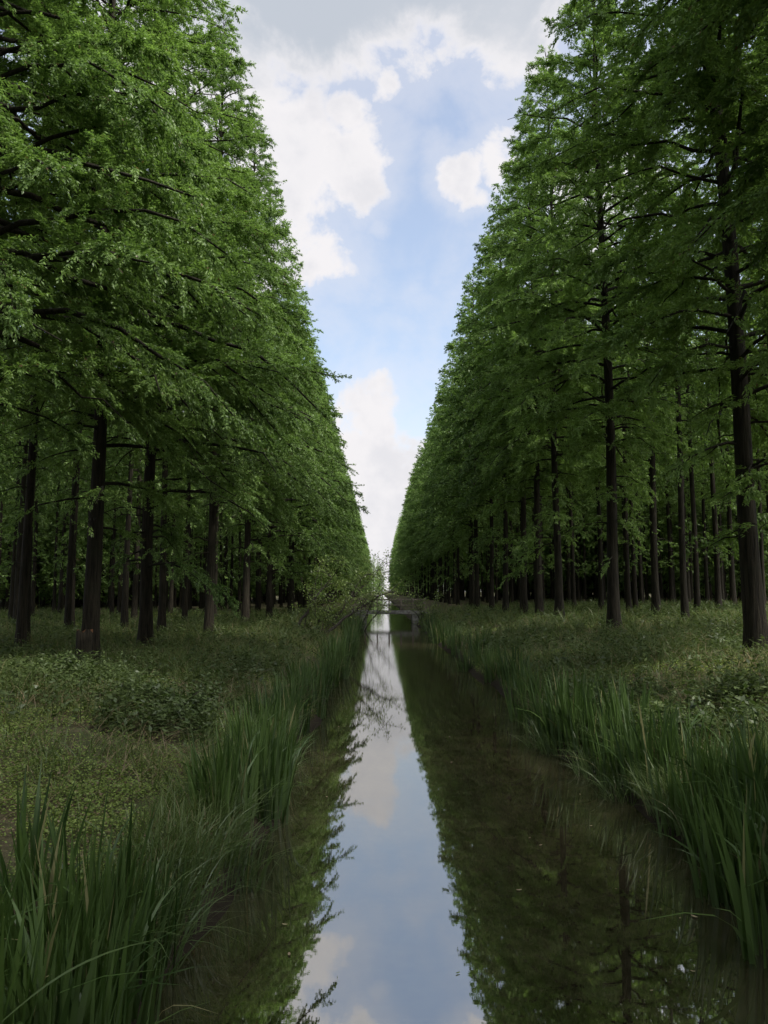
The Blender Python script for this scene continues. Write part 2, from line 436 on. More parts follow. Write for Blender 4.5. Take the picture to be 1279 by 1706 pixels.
    s = rg.uniform(0.05, 1.0, q)
    lp = tp[li] + tdv[li] * (tl[li] * s)[:, None]
    lp[:, 2] -= tdrop[li] * s ** 2
    lp += rg.normal(0, 0.022, (q, 3))
    a2 = rg.choice([-1, 1], q) * rg.uniform(0.3, 1.2, q)
    ca, sa = np.cos(a2), np.sin(a2)
    d = tdv[li]
    ax = np.stack([d[:, 0] * ca - d[:, 1] * sa, d[:, 0] * sa + d[:, 1] * ca, d[:, 2] - 0.25 - 0.35 * s], -1) + rg.normal(0, 0.32, (q, 3))
    ax = norm(ax)
    nn = norm(np.array([0, 0, 1.0]) + rg.normal(0, 0.6, (q, 3)))
    FV, FQ = rhombi(lp, ax, nn, L * rg.uniform(0.65, 1.3, q), W * rg.uniform(0.7, 1.3, q))
    return V_tr, Q_tr, FV, FQ

def make_tree_meshes(tagname, **kw):
    V, Q, FV, FQ = gen_tree(**kw)
    return mesh_from(tagname + '_trunk', V, [Q], [M_BARK], smooth_=True), mesh_from(tagname + '_crown', FV, [FQ], [M_LEAF])

LEFT = [make_tree_meshes('left', seed=51 + i, H=h, R=3.7, zb=zb, bare=8, lowd=1.7, nl=185, nt_=38, nleaf=74, L=0.078, W=0.030, dia=dia, wide=wd)
        for i, (h, zb, dia, wd) in enumerate([(26.6, 6.9, 0.37, 5.7), (27.0, 6.5, 0.40, 5.9), (26.2, 7.2, 0.35, 5.8)])]
LEFTM = [make_tree_meshes('leftmid', seed=61 + i, H=h, R=3.7, zb=zb, bare=7, lowd=1.5, nl=150, nt_=29, nleaf=25, L=0.15, W=0.065, dia=dia, sides=10, rings=18, limb_s=3, wide=wd)
        for i, (h, zb, dia, wd) in enumerate([(26.6, 5.8, 0.37, 5.6), (27.0, 5.2, 0.35, 5.7), (26.2, 6.0, 0.36, 5.6)])]
NEAR = [make_tree_meshes('near', seed=11 + i, H=h, R=3.7, zb=zb, bare=7, lowd=1.6, nl=170, nt_=36, nleaf=74, L=0.078, W=0.030, dia=dia, lean=ln)
        for i, (h, zb, dia, ln) in enumerate([(26.6, 7.4, 0.38, (0, 0)), (27.0, 6.9, 0.41, (0.004, 0)), (26.2, 7.8, 0.36, (-0.004, 0)), (26.7, 5.4, 0.38, (-0.03, 0.0))])]
MID = [make_tree_meshes('mid', seed=31 + i, H=h, R=3.6, zb=zb, nl=140, nt_=27, nleaf=24, L=0.155, W=0.07, dia=dia, sides=10, rings=18, limb_s=3)
       for i, (h, zb, dia) in enumerate([(26.6, 6.8, 0.39), (27.1, 6.0, 0.36), (26.0, 7.2, 0.38), (26.8, 6.4, 0.35)])]

INNER = [make_tree_meshes('inner', seed=81 + i, H=h, R=2.4, zb=zb, nl=105, nt_=17, nleaf=20, L=0.15, W=0.065, dia=dia, sides=10, rings=18, limb_s=3, bare=5, lowd=0.8)
       for i, (h, zb, dia) in enumerate([(26.6, 8.6, 0.34), (27.1, 7.8, 0.32), (26.0, 9.2, 0.30), (26.8, 8.2, 0.36)])]

def tree(mats, x, y, rot, scale, label, group, sxy=1.0):
    e = bpy.data.objects.new('dawn_redwood', None); COL.objects.link(e)
    e.empty_display_size = 0.3
    e.location = (x, y, float(ground_z(x, y)) - 0.03)
    e.rotation_euler = (0, 0, rot)
    e.scale = (scale * sxy, scale * sxy, scale)
    tag(e, label, 'tree', group)
    link('trunk', mats[0], e); link('crown', mats[1], e)
    return e

rng = np.random.default_rng(5)
taken = []
def named(px, Y, mats, label, group, rot=None, scale=1.0, sxy=1.0):
    x = (px - VPX) / FPX * Y * 0.998
    taken.append((x, Y))
    return tree(mats, x, Y, rng.uniform(0, 6.28) if rot is None else rot, scale, label, group, sxy)

GL, GR = 'dawn redwoods on the left bank', 'dawn redwoods on the right bank'
RS = 1.06
tA = named(155, 18.3, LEFT[0], 'thick dark redwood nearest on the left bank, with a torn reddish stub at its foot', GL, rot=0.1, sxy=1.05)
named(247, 23.2, LEFT[1], 'broad fluted redwood trunk on the left, just right of the one with the torn stub', GL, rot=rng.uniform(-0.4, 0.4))
named(350, 30, LEFT[2], 'redwood with a straight dark trunk, third along the front row on the left', GL, rot=rng.uniform(-0.4, 0.4))
named(410, 38, LEFT[0], 'redwood fourth along the front row on the left, left of the leaning bank shrub', GL, rot=rng.uniform(-0.4, 0.4))
named(450, 46, LEFTM[1], 'redwood fifth along the front row on the left, behind the grassy bank', GL, rot=rng.uniform(-0.4, 0.4))
named(487, 56, LEFTM[2], 'redwood sixth along the left front row, its trunk behind the leaning shrub', GL, rot=rng.uniform(-0.4, 0.4))
named(50, 27, INNER[2], 'redwood with a slim trunk at the far left, beside the one with the torn stub', GL, sxy=0.9)
named(118, 34, INNER[0], 'thin redwood trunk seen just left of the trunk with the torn stub', GL, sxy=0.8)
named(212, 36, INNER[3], 'slim redwood trunk standing in the gap between the two nearest left trunks', GL, sxy=0.85)
named(273, 31, INNER[0], 'redwood trunk half hidden behind the broad fluted one on the left', GL, sxy=0.9)
named(310, 43, INNER[1], 'slim redwood trunk seen between the second and third front trunks on the left', GL, sxy=0.9)
named(1258, 16.3, NEAR[3], 'thick leaning redwood at the right edge, tilting towards the canal', GR, rot=0.0, scale=RS, sxy=1.08)
named(1021, 27, NEAR[1], 'tall redwood with flared foot, nearest upright trunk on the right bank', GR, scale=RS)
named(930, 35, NEAR[2], 'redwood left of the flared trunk in the front row on the right bank', GR, scale=RS)
named(897, 40, NEAR[0], 'redwood with bare upper trunk against a sky gap, front row on the right', GR, scale=RS)
named(872, 44.5, MID[0], 'redwood fifth along the front row on the right bank, beside the reed bank', GR, scale=RS)
named(1092, 37, INNER[3], 'redwood behind the front row midway between the flared and leaning trunks', GR, scale=RS)
named(1160, 40, INNER[2], 'slim redwood left of the leaning one, deep in the right grove', GR, scale=RS, sxy=0.95)
named(1057, 45, INNER[1], 'slim redwood just right of the flared trunk, deeper in the right grove', GR, scale=RS, sxy=0.85)
named(1195, 46, INNER[3], 'redwood deep in the right grove, nearest to the leaning trunk', GR, scale=RS)
named(1000, 46, INNER[0], 'redwood half hidden left of the flared trunk on the right', GR, scale=RS, sxy=0.85)
named(955, 50, INNER[2], 'redwood seen in the gap between flared trunk and its left neighbour', GR, scale=RS, sxy=0.85)
# trees beside the viewer whose boughs reach into the picture
for x, y, m, lb, g, s, wdt in [(-7.5, 13.6, LEFT[2], 'redwood whose overhanging boughs alone show at the top left corner', GL, 1.0, 1.02),
                          (8.4, 10.6, NEAR[2], 'redwood whose overhanging boughs alone show at the top right corner', GR, RS, 1.2),
                          (-12.0, 17.5, NEAR[2], 'redwood just outside the left edge behind the nearest trunk, boughs in view', GL, 1.0, 1.0),
                          (13.0, 19.5, NEAR[0], 'redwood just outside the right edge behind the leaning trunk, boughs in view', GR, RS, 1.0)]:
    taken.append((x, y)); tree(m, x, y, 0.25 if m in LEFT else rng.uniform(0, 6.28), s, lb, g, sxy=wdt)

# rest of the plantation on its grid
cand = []
for sgn, x0, s in ((-1, 6.9, 1.0), (1, 8.0, RS)):
    for k in range(27):
        step = 4.3 if k else 5.6
        ymax = 400 if k < 2 else (170 if k < 6 else 140)
        y = 4.0 if k else 49.0
        if k == 0 and sgn < 0: y = 61.0
        while y < ymax:
            jx, jy = rng.normal(0, 0.25 if k == 0 else 0.5), rng.normal(0, 0.5)
            x, yy = sgn * (x0 + 3.9 * k) + jx, y + jy + (2.1 if k % 2 else 0)
            y += step
            if any((x - a) ** 2 + (yy - b) ** 2 < 3.0 ** 2 for a, b in taken): continue
            if abs(x) > 0.5 * yy + 7: continue
            cand.append((k, sgn, x, yy, s))
def seen_size(c):
    k, sgn, x, y, s = c
    return y * (1.0 + 0.35 * k)
cand.sort(key=seen_size)
N_IND = 296 - len(taken)
LBL = {(0, -1): ('dawn redwood in the far front row along the left bank, past the leaning shrub', 'far front row on the left bank'),
       (0, 1): ('dawn redwood in the far front row along the right bank, past the five near trunks', 'far front row on the right bank'),
       (1, -1): ('dark slender redwood standing in the inner rows of the left grove', 'inner rows of the left grove'),
       (1, 1): ('dark slender redwood standing in the inner rows of the right grove', 'inner rows of the right grove')}
for c in cand[:N_IND]:
    k, sgn, x, y, s = c
    lb, g = LBL[(min(k, 1), sgn)]
    m = NEAR[int(rng.integers(0, 3))] if (y < 26) else MID[int(rng.integers(0, 4))]
    if k: m = INNER[int(rng.integers(0, 4))]
    if k == 0 and sgn < 0: m = LEFTM[int(rng.integers(0, 3))]
    tree(m, x, y, rng.uniform(-0.4, 0.4) if m in LEFTM else rng.uniform(0, 6.28), s * rng.uniform(0.965, 1.035), lb, g, sxy=rng.uniform(0.75, 1.05))

# what is left of the plantation, too far in to tell apart: one mass
far_col = bpy.data.collections.new('far_trees')
for i in range(3):
    V, Q, FV, FQ = gen_tree(seed=71 + i, H=26.4 + 0.4 * i, R=3.6, zb=2.2 - 0.4 * i, nl=95, nt_=15, nleaf=7, L=0.36, W=0.16, dia=0.46, sides=7, rings=12, limb_s=3)
    me = mesh_from('far_tree', np.concatenate([V, FV]), [Q, FQ + len(V)], [M_BARK, M_LEAF], np.concatenate([np.zeros(len(Q)), np.ones(len(FQ))]))
    far_col.objects.link(bpy.data.objects.new('far_tree', me))
rest = cand[N_IND:]
for sgn in (-1, 1):        # the same rows go on behind the viewer and shade the near banks
    for k in range(4):
        for y in np.arange(-38, 3 if k else 5, 5.2):
            rest.append((k, sgn, sgn * ((6.9 if sgn < 0 else 8.0) + 4.7 * k), y, 1.0))
for i in range(60):       # the plantation closing the view at the end of the canal
    rest.append((9, 1 if i % 2 else -1, rng.uniform(-70, 70), 430 + rng.uniform(0, 60), 0.8))
pv = np.array([[x, y, float(ground_z(x, y))] for (k, sg, x, y, s) in rest])
pm = bpy.data.meshes.new('distant_trees'); pm.vertices.add(len(pv)); pm.vertices.foreach_set('co', pv.astype(np.float32).ravel())
at = pm.attributes.new('rot', 'FLOAT_VECTOR', 'POINT'); rv = np.zeros((len(pv), 3), np.float32); rv[:, 2] = rng.uniform(0, 6.28, len(pv)); at.data.foreach_set('vector', rv.ravel())
at = pm.attributes.new('size', 'FLOAT', 'POINT'); at.data.foreach_set('value', np.array([c[4] * rng.uniform(0.96, 1.04) for c in rest], np.float32))
at = pm.attributes.new('which', 'INT', 'POINT'); at.data.foreach_set('value', rng.integers(0, 3, len(pv)).astype(np.int32))
far = link('distant_trees', pm)
tag(far, 'mass of distant redwoods filling the depth of the plantation', 'trees', kind='stuff')
ng = bpy.data.node_groups.new('scatter_trees', 'GeometryNodeTree')
ng.interface.new_socket('Geometry', in_out='INPUT', socket_type='NodeSocketGeometry')
ng.interface.new_socket('Geometry', in_out='OUTPUT', socket_type='NodeSocketGeometry')
gi = nd(ng, 'NodeGroupInput'); go = nd(ng, 'NodeGroupOutput')
ci = nd(ng, 'GeometryNodeCollectionInfo', {'Collection': far_col, 'Separate Children': True, 'Reset Children': True})
ar = nd(ng, 'GeometryNodeInputNamedAttribute', {'Name': 'rot'}, data_type='FLOAT_VECTOR')
as_ = nd(ng, 'GeometryNodeInputNamedAttribute', {'Name': 'size'}, data_type='FLOAT')
aw = nd(ng, 'GeometryNodeInputNamedAttribute', {'Name': 'which'}, data_type='INT')
e2r = nd(ng, 'FunctionNodeEulerToRotation', {0: ar.outputs[0]})
iop = nd(ng, 'GeometryNodeInstanceOnPoints', {'Points': gi.outputs[0], 'Instance': ci.outputs[0], 'Pick Instance': True,
                                              'Instance Index': aw.outputs[0], 'Rotation': e2r.outputs[0], 'Scale': as_.outputs[0]})
ng.links.new(iop.outputs[0], go.inputs[0])
far.modifiers.new('scatter', 'NODES').node_group = ng

# torn stub at the foot of the nearest left tree
def torn_stub():
    rg = np.random.default_rng(3)
    S = 14; th = np.arange(S) * 2 * np.pi / S
    zz = [-0.2, 0.0, 0.3, 0.6, 0.8, 0.95]
    V = []
    jag = 0.14 * np.abs(np.sin(th * 2.5 + 0.4)) + rg.uniform(0, 0.1, S)
    for i, z in enumerate(zz):
        r = 0.25 * (1 - 0.18 * z) * (1 + 0.4 * math.exp(-max(z, 0) / 0.2)) * (1 + 0.08 * np.sin(3 * th + 1) + rg.normal(0, 0.03, S))
        zt = z + (jag if i == len(zz) - 1 else 0)
        V.append(np.stack([r * np.cos(th), r * np.sin(th), np.zeros(S) + zt], -1))
    V.append(V[-1] * np.array([0.6, 0.6, 1]) - np.array([0, 0, 0.12]))
    V.append(V[-1] * np.array([0.3, 0.3, 1]) - np.array([0, 0, 0.05]))
    n = len(V); V = np.concatenate(V)
    idx = np.arange(n * S).reshape(n, S); a, b = idx[:-1], idx[1:]
    Q = np.stack([a, np.roll(a, -1, 1), np.roll(b, -1, 1), b], -1)
    mi = np.repeat((np.arange(n - 1) >= n - 3).astype(int), S)
    return mesh_from('torn_stub', V, [Q.reshape(-1, 4), idx[-1:][:, ::-1]], [M_BARK, M_RAW], np.concatenate([mi, [1]]))
sx, sy = (148 - VPX) / FPX * 17.6, 17.55
stub = link('stump', torn_stub(), loc=(sx, sy, float(ground_z(sx, sy)) - 0.02))
stub.scale = (0.85, 0.85, 0.85)
tag(stub, 'low broken stump with a torn reddish top, against the nearest left trunk', 'stump')

# ------------------------------------------------------------------ blades (reeds, grass)
def blades(base, az, H, lean, droop, W, K=7, twist=None):
    """strips: base (N,3); returns verts, quads"""
    N = len(base)
    u = np.linspace(0, 1, K)
    d = np.stack([np.cos(az), np.sin(az), 0 * az], -1); sd = np.stack([-np.sin(az + (0 if twist is None else twist)), np.cos(az + (0 if twist is None else twist)), 0 * az], -1)
    out = (lean[:, None] * u + droop[:, None] * u ** 3)
    hz = u[None, :] - 0.45 * (droop[:, None] * u ** 3.2)
    P = base[:, None, :] + d[:, None, :] * (H[:, None] * out)[..., None]
    P[..., 2] += H[:, None] * hz
    w = W[:, None] * np.interp(u, [0, 0.3, 0.7, 1], [0.8, 1, 0.75, 0.04])[None, :] * 0.5
    V = np.stack([P - sd[:, None, :] * w[..., None], P + sd[:, None, :] * w[..., None]], 2)
    idx = np.arange(N * K * 2).reshape(N, K, 2)
    Q = np.stack([idx[:, :-1, 0], idx[:, :-1, 1], idx[:, 1:, 1], idx[:, 1:, 0]], -1)
    return V.reshape(-1, 3), Q.reshape(-1, 4)

def iris_mesh(seed, n=40, rad=0.24, h=0.95, w=0.033, lean=0.11, mat=M_REED, droopy=0.1):
    rg = np.random.default_rng(seed)
    a = rg.uniform(0, 6.28, n); r = rad * np.sqrt(rg.uniform(0, 1, n))
    base = np.stack([r * np.cos(a), r * np.sin(a), np.full(n, -0.12)], -1)
    az = a + rg.normal(0, 0.7, n)
    H = h * rg.uniform(0.55, 1.12, n)
    ln = np.abs(rg.normal(lean * 0.6, lean * 0.6, n)) + 0.25 * r
    dp = np.where(rg.uniform(0, 1, n) < droopy, rg.uniform(0.35, 1.0, n), rg.uniform(0, 0.12, n))
    V, Q = blades(base, az, H, ln, dp, w * rg.uniform(0.6, 1.25, n), twist=rg.uniform(-1.5, 1.5, n))
    return mesh_from('iris_clump', V, [Q], [mat])
IRIS = [iris_mesh(100 + i) for i in range(5)]
SEDGE = [iris_mesh(120 + i, n=120, rad=0.3, h=0.5, w=0.011, lean=0.28, mat=M_SEDGE, droopy=0.55) for i in range(4)]

def clump(kind, x, y, label, cat, group, s=1.0):
    pool, nm = (IRIS, 'iris_clump') if kind == 'iris' else (SEDGE, 'sedge_tuft')
    o = link(nm, pool[int(rng.integers(0, len(pool)))], loc=(x, y, max(float(ground_z(x, y)), -0.12)))
    o.rotation_euler = (rng.normal(0, 0.04), rng.normal(0, 0.04), rng.uniform(0, 6.28))
    k = s * rng.uniform(0.85, 1.15)
    o.scale = (k, k, k * rng.uniform(0.92, 1.1))
    tag(o, label, cat, group)
    return o
def belt(kind, side, y0, y1, dmin, dmax, per_m, label, cat, group, s=1.0):
    n = max(1, int((y1 - y0) * per_m))
    for i in range(n):
        y = y0 + (y1 - y0) * (i + rng.uniform(0, 1)) / n
        d = rng.uniform(dmin, dmax)
        x = edge_l(y) - d if side < 0 else edge_r(y) + d
        clump(kind, float(x), float(y), label, cat, group, s)
belt('iris', -1, 3.3, 5.0, 0.2, 1.5, 10, 'dark sword-leaved iris clump in the bed at the lower left corner', 'iris', 'irises in the lower left corner', 0.86)
belt('iris', -1, 3.7, 5.1, 0.02, 0.35, 6, 'dark iris clump at the water edge of the lower left corner bed', 'iris', 'irises in the lower left corner', 0.8)
belt('sedge', -1, 4.8, 7.6, 0.1, 0.6, 5, 'pale drooping sedge tuft on the near left bank between two iris beds', 'sedge', 'sedges on the near left bank')
belt('iris', -1, 7.4, 9.4, 0.05, 0.42, 6, 'upright iris clump in the bed beside the grassy left clearing', 'iris', 'irises by the left clearing', 0.9)
belt('sedge', -1, 8.6, 13, 0.0, 0.9, 4, 'arching sedge tuft on the left bank past the clearing', 'sedge', 'sedges past the left clearing')
belt('iris', -1, 9.2, 20, 0.05, 0.6, 2.4, 'iris clump on the left water edge past the grassy clearing', 'iris', 'irises along the left edge', 0.85)
belt('iris', -1, 20, 46, 0.0, 0.5, 1.0, 'small far iris clump on the left edge towards the leaning shrub', 'iris', 'far irises on the left edge', 1.1)
belt('iris', 1, 5.3, 8.0, -0.05, 0.8, 8, 'tall iris clump in the bed at the right edge of the picture', 'iris', 'irises at the right edge')
belt('iris', 1, 8.8, 12.5, -0.02, 0.7, 5, 'iris clump in the second bed along the right bank', 'iris', 'irises in the second right bed')
belt('sedge', 1, 7.2, 14, -0.02, 0.7, 3.5, 'dark sedge tuft overhanging the water on the near right bank', 'sedge', 'sedges on the near right bank')
belt('iris', 1, 12.5, 24, 0.0, 0.7, 1.3, 'iris clump on the right water edge beyond the two near beds', 'iris', 'irises along the right edge')
belt('iris', 1, 24, 48, 0.0, 0.6, 0.5, 'small far iris clump on the right edge towards the bridge', 'iris', 'far irises on the right edge', 1.1)
# a single pale blade lying across the lower left corner
def one_blade(px, py, z, az, H, lean, dp, w, label):
    x, y = pt(px, py, z)
    V, Q = blades(np.array([[0, 0, 0.0]]), np.array([az]), np.array([H]), np.array([lean]), np.array([dp]), np.array([w]), K=9)
    o = link('bent_leaf', mesh_from('bent_leaf', V, [Q], [M_SEDGE]), loc=(x, y, z))
    tag(o, label, 'leaf')
one_blade(5, 1700, 0.75, 0.15, 0.34, 1.2, 0.5, 0.03, 'pale bent iris leaf lying over the dark blades in the lower left corner')

# ------------------------------------------------------------------ undergrowth
def scatter(n, y0, y1, dmin=0.15, power=1.0, rgs=1):
    rg = np.random.default_rng(rgs)
    y = y0 * (y1 / y0) ** (rg.uniform(0, 1, n) ** power)
    half = 0.53 * y + 1.2
    x = rg.uniform(-1, 1, n) * half
    ok = (x < edge_l(y) - dmin) | (x > edge_r(y) + dmin)
    x, y = x[ok], y[ok]
    return np.stack([x, y, ground_z(x, y)], -1), rg

def patch(p, s, seed, lo, hi):
    v = vnoise(p[:, 0], p[:, 1], s, seed)
    return np.clip((v - lo) / (hi - lo), 0, 1)

# grass
P, rg = scatter(230000, 3.6, 70, rgs=21)
keep = rg.uniform(0, 1, len(P)) < 0.25 + 0.75 * patch(P, 0.9, 1.0, -0.4, 0.3)
clear = (P[:, 0] < -1.9) & (P[:, 1] < 11.5)
keep &= ~clear | (rg.uniform(0, 1, len(P)) < 0.45 * patch(P, 1.7, 2.0, -0.1, 0.5))
P = P[keep]; n = len(P)
sc = 1 + P[:, 1] / 22
tall = patch(P, 0.6, 4.0, -0.2, 0.6)
clear = (P[:, 0] < 0) & (P[:, 1] < 11) & (P[:, 0] < -1.9)
H = (0.06 + 0.16 * tall + np.where(clear, 0, 0.07)) * rg.uniform(0.5, 1.5, n) * np.minimum(sc, 2.2)
V, Q = blades(P - np.array([0, 0, 0.01]), rg.uniform(0, 6.28, n), H, rg.uniform(0, 0.6, n), rg.uniform(0, 0.8, n), 0.006 * sc * rg.uniform(0.7, 1.4, n), K=4, twist=rg.uniform(-1.5, 1.5, n))
grass = link('grass', mesh_from('grass', V, [Q], [M_GRASS]))
tag(grass, 'rough green grass on both canal banks and under the trees', 'grass', kind='stuff')
# creeping herbs
P, rg = scatter(800000, 3.6, 60, rgs=22)
keep = rg.uniform(0, 1, len(P)) < 0.12 + 0.88 * patch(P, 1.3, 3.0, -0.25, 0.2)
P = P[keep]; n = len(P)
sc = 1 + P[:, 1] / 18
P[:, 2] += rg.uniform(0.0, 0.07, n) * np.minimum(sc, 2)
a = rg.uniform(0, 6.28, n)
ax = norm(np.stack([np.cos(a), np.sin(a), rg.normal(0.15, 0.3, n)], -1))
V, Q = rhombi(P, ax, norm(np.array([0, 0, 1.0]) + rg.normal(0, 0.35, (n, 3))), 0.019 * sc * rg.uniform(0.5, 1.5, n), 0.014 * sc * rg.uniform(0.6, 1.4, n))
cover = link('ground_cover', mesh_from('ground_cover', V, [Q], [M_COVER]))
tag(cover, 'creeping small-leaved herbs carpeting the banks and clearing', 'ground cover', kind='stuff')
# dry straw
P, rg = scatter(60000, 3.6, 40, rgs=23)
keep = (rg.uniform(0, 1, len(P)) < patch(P, 1.0, 7.5, -0.05, 0.5)) & ((P[:, 0] < edge_l(P[:, 1]) - 1.0) | (P[:, 1] > 9)) & ((P[:, 0] > 0) | (P[:, 1] > 11) | (rg.uniform(0, 1, len(P)) < 0.35))
P = P[keep]; n = len(P)
sc = 1 + P[:, 1] / 20
P[:, 2] += 0.02
V, Q = blades(P, rg.normal(0.6, 0.9, n), 0.16 * rg.uniform(0.5, 1.6, n) * np.minimum(sc, 2), rg.uniform(0.6, 2.5, n), rg.uniform(0.2, 1.2, n), 0.005 * sc, K=4)
straw = link('dry_grass', mesh_from('dry_grass', V, [Q], [M_STRAW]))
tag(straw, 'dead straw-coloured grass lying among the green on the banks', 'dry grass', kind='stuff')
# taller weeds under the trees
def weeds(n0, y0, y1, seed, h0, h1, cond):
    P, rg = scatter(n0, y0, y1, 0.4, rgs=seed)
    P = P[cond(P, rg)]
    m = len(P)
    nl = 16
    h = rg.uniform(h0, h1, m)
    li = np.repeat(np.arange(m), nl)
    s = np.tile(np.linspace(0.25, 1, nl), m)
    a = rg.uniform(0, 6.28, m * nl)
    la = rg.uniform(0, 6.28, m); lr = rg.uniform(0, 0.35, m)
    b = P[li] + np.stack([np.cos(la[li]) * lr[li] * h[li] * s, np.sin(la[li]) * lr[li] * h[li] * s, h[li] * s], -1)
    b[:, :2] += rg.normal(0, 0.05, (m * nl, 2))
    ax = norm(np.stack([np.cos(a), np.sin(a), rg.normal(0.1, 0.35, m * nl)], -1))
    sc = (1 + P[li, 1] / 30)
    L = (0.10 - 0.05 * s) * sc * rg.uniform(0.7, 1.4, m * nl)
    V, Q = rhombi(b, ax, norm(np.array([0, 0, 1.0]) + rg.normal(0, 0.3, (m * nl, 3))), L, L * 0.42)
    tip = P + np.stack([np.cos(la) * lr * h, np.sin(la) * lr * h, h], -1)
    SV, SQ = tubes(np.stack([P, (P + tip) / 2, tip], 1), np.tile(np.array([0.006, 0.005, 0.002]), (m, 1)), 3, len(V))
    return mesh_from('undergrowth', np.concatenate([V, SV]), [Q, SQ], [M_WEED])
ug = link('undergrowth', weeds(15000, 9.5, 60, 41, 0.18, 0.6,
     lambda P, rg: (rg.uniform(0, 1, len(P)) < 0.15 + 0.85 * patch(P, 0.55, 6.0, -0.15, 0.45)) & ((P[:, 0] < -2.2) | (P[:, 0] > 3.2))))
tag(ug, 'leafy weeds growing thick beneath the redwoods', 'undergrowth', kind='stuff')

# ------------------------------------------------------------------ low bushes
def bush_mesh(seed, n=900, R=0.55, h=0.6):
    rg = np.random.default_rng(seed)
    ns = 22
    a = rg.uniform(0, 6.28, ns); l = rg.uniform(0.5, 1.0, ns)
    tip = np.stack([np.cos(a) * R * l, np.sin(a) * R * l, h * rg.uniform(0.5, 1.1, ns) * (1.15 - 0.5 * l)], -1)
    u = np.linspace(0, 1, 5)
    P = tip[:, None, :] * u[None, :, None]; P[..., 2] = tip[:, None, 2] * u ** 0.7
    SV, SQ = tubes(P, np.tile(0.007 * (1 - 0.7 * u), (ns, 1)), 4)
    k = rg.integers(0, ns, n); s = rg.uniform(0.3, 1.05, n)
    b = np.stack([tip[k, 0] * s, tip[k, 1] * s, tip[k, 2] * s ** 0.7], -1) + rg.normal(0, 0.05, (n, 3))
    b[:, 2] = np.maximum(b[:, 2], 0.02)
    L = 0.075 * rg.uniform(0.6, 1.4, n)
    V, Q = rhombi(b, norm(rg.normal(0, 1, (n, 3)) * np.array([1, 1, 0.5])), norm(np.array([0, 0, 1.0]) + rg.normal(0, 0.45, (n, 3))), L, 0.5 * L)
    return mesh_from('stem', SV, [SQ], [M_BARK2]), mesh_from('foliage', V, [Q], [M_WEED])
BUSH = [bush_mesh(200 + i) for i in range(3)]
for i, (px, py, z, sc, lb) in enumerate([
        (290, 1195, 0.62, 1.0, 'low dark bush at the far edge of the grassy left clearing, beside the iris bed'),
        (350, 1178, 0.62, 0.8, 'small low bush between the left iris bed and the weeds behind it'),
        (225, 1180, 0.66, 0.8, 'low bush behind the left clearing, next left of the dark one by the irises'),
        (70, 1150, 0.7, 1.1, 'broad low bush below the nearest left trunks at the picture edge'),
        (1200, 1190, 0.9, 1.2, 'broad dark bush behind the right edge iris bed'),
        (1120, 1180, 0.85, 1.0, 'dark bush behind the gap between the two near right iris beds'),
        (1060, 1165, 0.8, 0.9, 'dark low bush behind the second right iris bed, nearest to the water'),
        (1260, 1150, 1.0, 1.1, 'dark bush at the right picture edge below the leaning trunk')]):
    x, y = pt(px, py, z)
    e = bpy.data.objects.new('low_bush', None); COL.objects.link(e)
    e.location = (x, y, float(ground_z(x, y)) - 0.03); e.rotation_euler = (0, 0, i * 1.3); e.scale = (sc * 1.15, sc, sc * 0.95)
    tag(e, lb, 'bush', 'low bushes on the banks')
    link('stem', BUSH[i % 3][0], e); link('foliage', BUSH[i % 3][1], e)

# ------------------------------------------------------------------ shrubs leaning over the canal
def shrub(name, label, x, y, stems, seed, dens=1.0, L=0.11):
    rg = np.random.default_rng(seed)
    e = bpy.data.objects.new(name, None); COL.objects.link(e)
    zg = float(ground_z(x, y)); e.location = (x, y, zg - 0.05)
    tag(e, label, 'shrub')
    lp, lax = [], []
    for (ox, oy, tx, ty, tz, r) in stems:
        K = 9; u = np.linspace(0, 1, K)
        P = np.stack([ox + (tx - ox) * u ** 1.1, oy + (ty - oy) * u, tz * (u * 1.15 - 0.15 * u ** 2)], -1) + rg.normal(0, 0.03, (K, 3)) * (u > 0)[:, None]
        Pn, Rn = [P], [r * (1 - 0.8 * u)]
        ln = np.linalg.norm(P[-1] - P[0])
        for j in range(int(10 + 5 * ln)):
            k = rg.integers(2, K); b = P[k]
            d = norm(np.array([rg.normal(0.25, 0.7), rg.normal(0, 0.7), rg.normal(0.35, 0.5)])); l = rg.uniform(0.35, 1.1) * min(1, ln / 2.5)
            T = b + d * (u * l)[:, None] + np.array([0, 0, -0.12]) * (u ** 2 * l)[:, None]
            Pn.append(T); Rn.append(0.35 * r * (1 - 0.85 * u) * 0.6 + 0.002)
            m = int(42 * l * dens)
            s = rg.uniform(0.2, 1.05, m)
            lp.append(b + d * (s * l)[:, None] + np.array([0, 0, -0.12]) * (s ** 2 * l)[:, None] + rg.normal(0, 0.09, (m, 3)))
        V, Q = tubes(np.stack(Pn), np.stack(Rn), 5)
        link('stem', mesh_from('stem', V, [Q], [M_BARK2], smooth_=True), e)
    lp = np.concatenate(lp); m = len(lp)
    V, Q = rhombi(lp, norm(rg.normal(0, 1, (m, 3)) * np.array([1, 1, 0.5])), norm(np.array([0, 0, 1.0]) + rg.normal(0, 0.4, (m, 3))), L * rg.uniform(0.6, 1.3, m), 0.45 * L * rg.uniform(0.6, 1.3, m))
    link('foliage', mesh_from('foliage', V, [Q], [M_SHRUB]), e)
    return e
x, y = pt(545, 1050, 0.7)
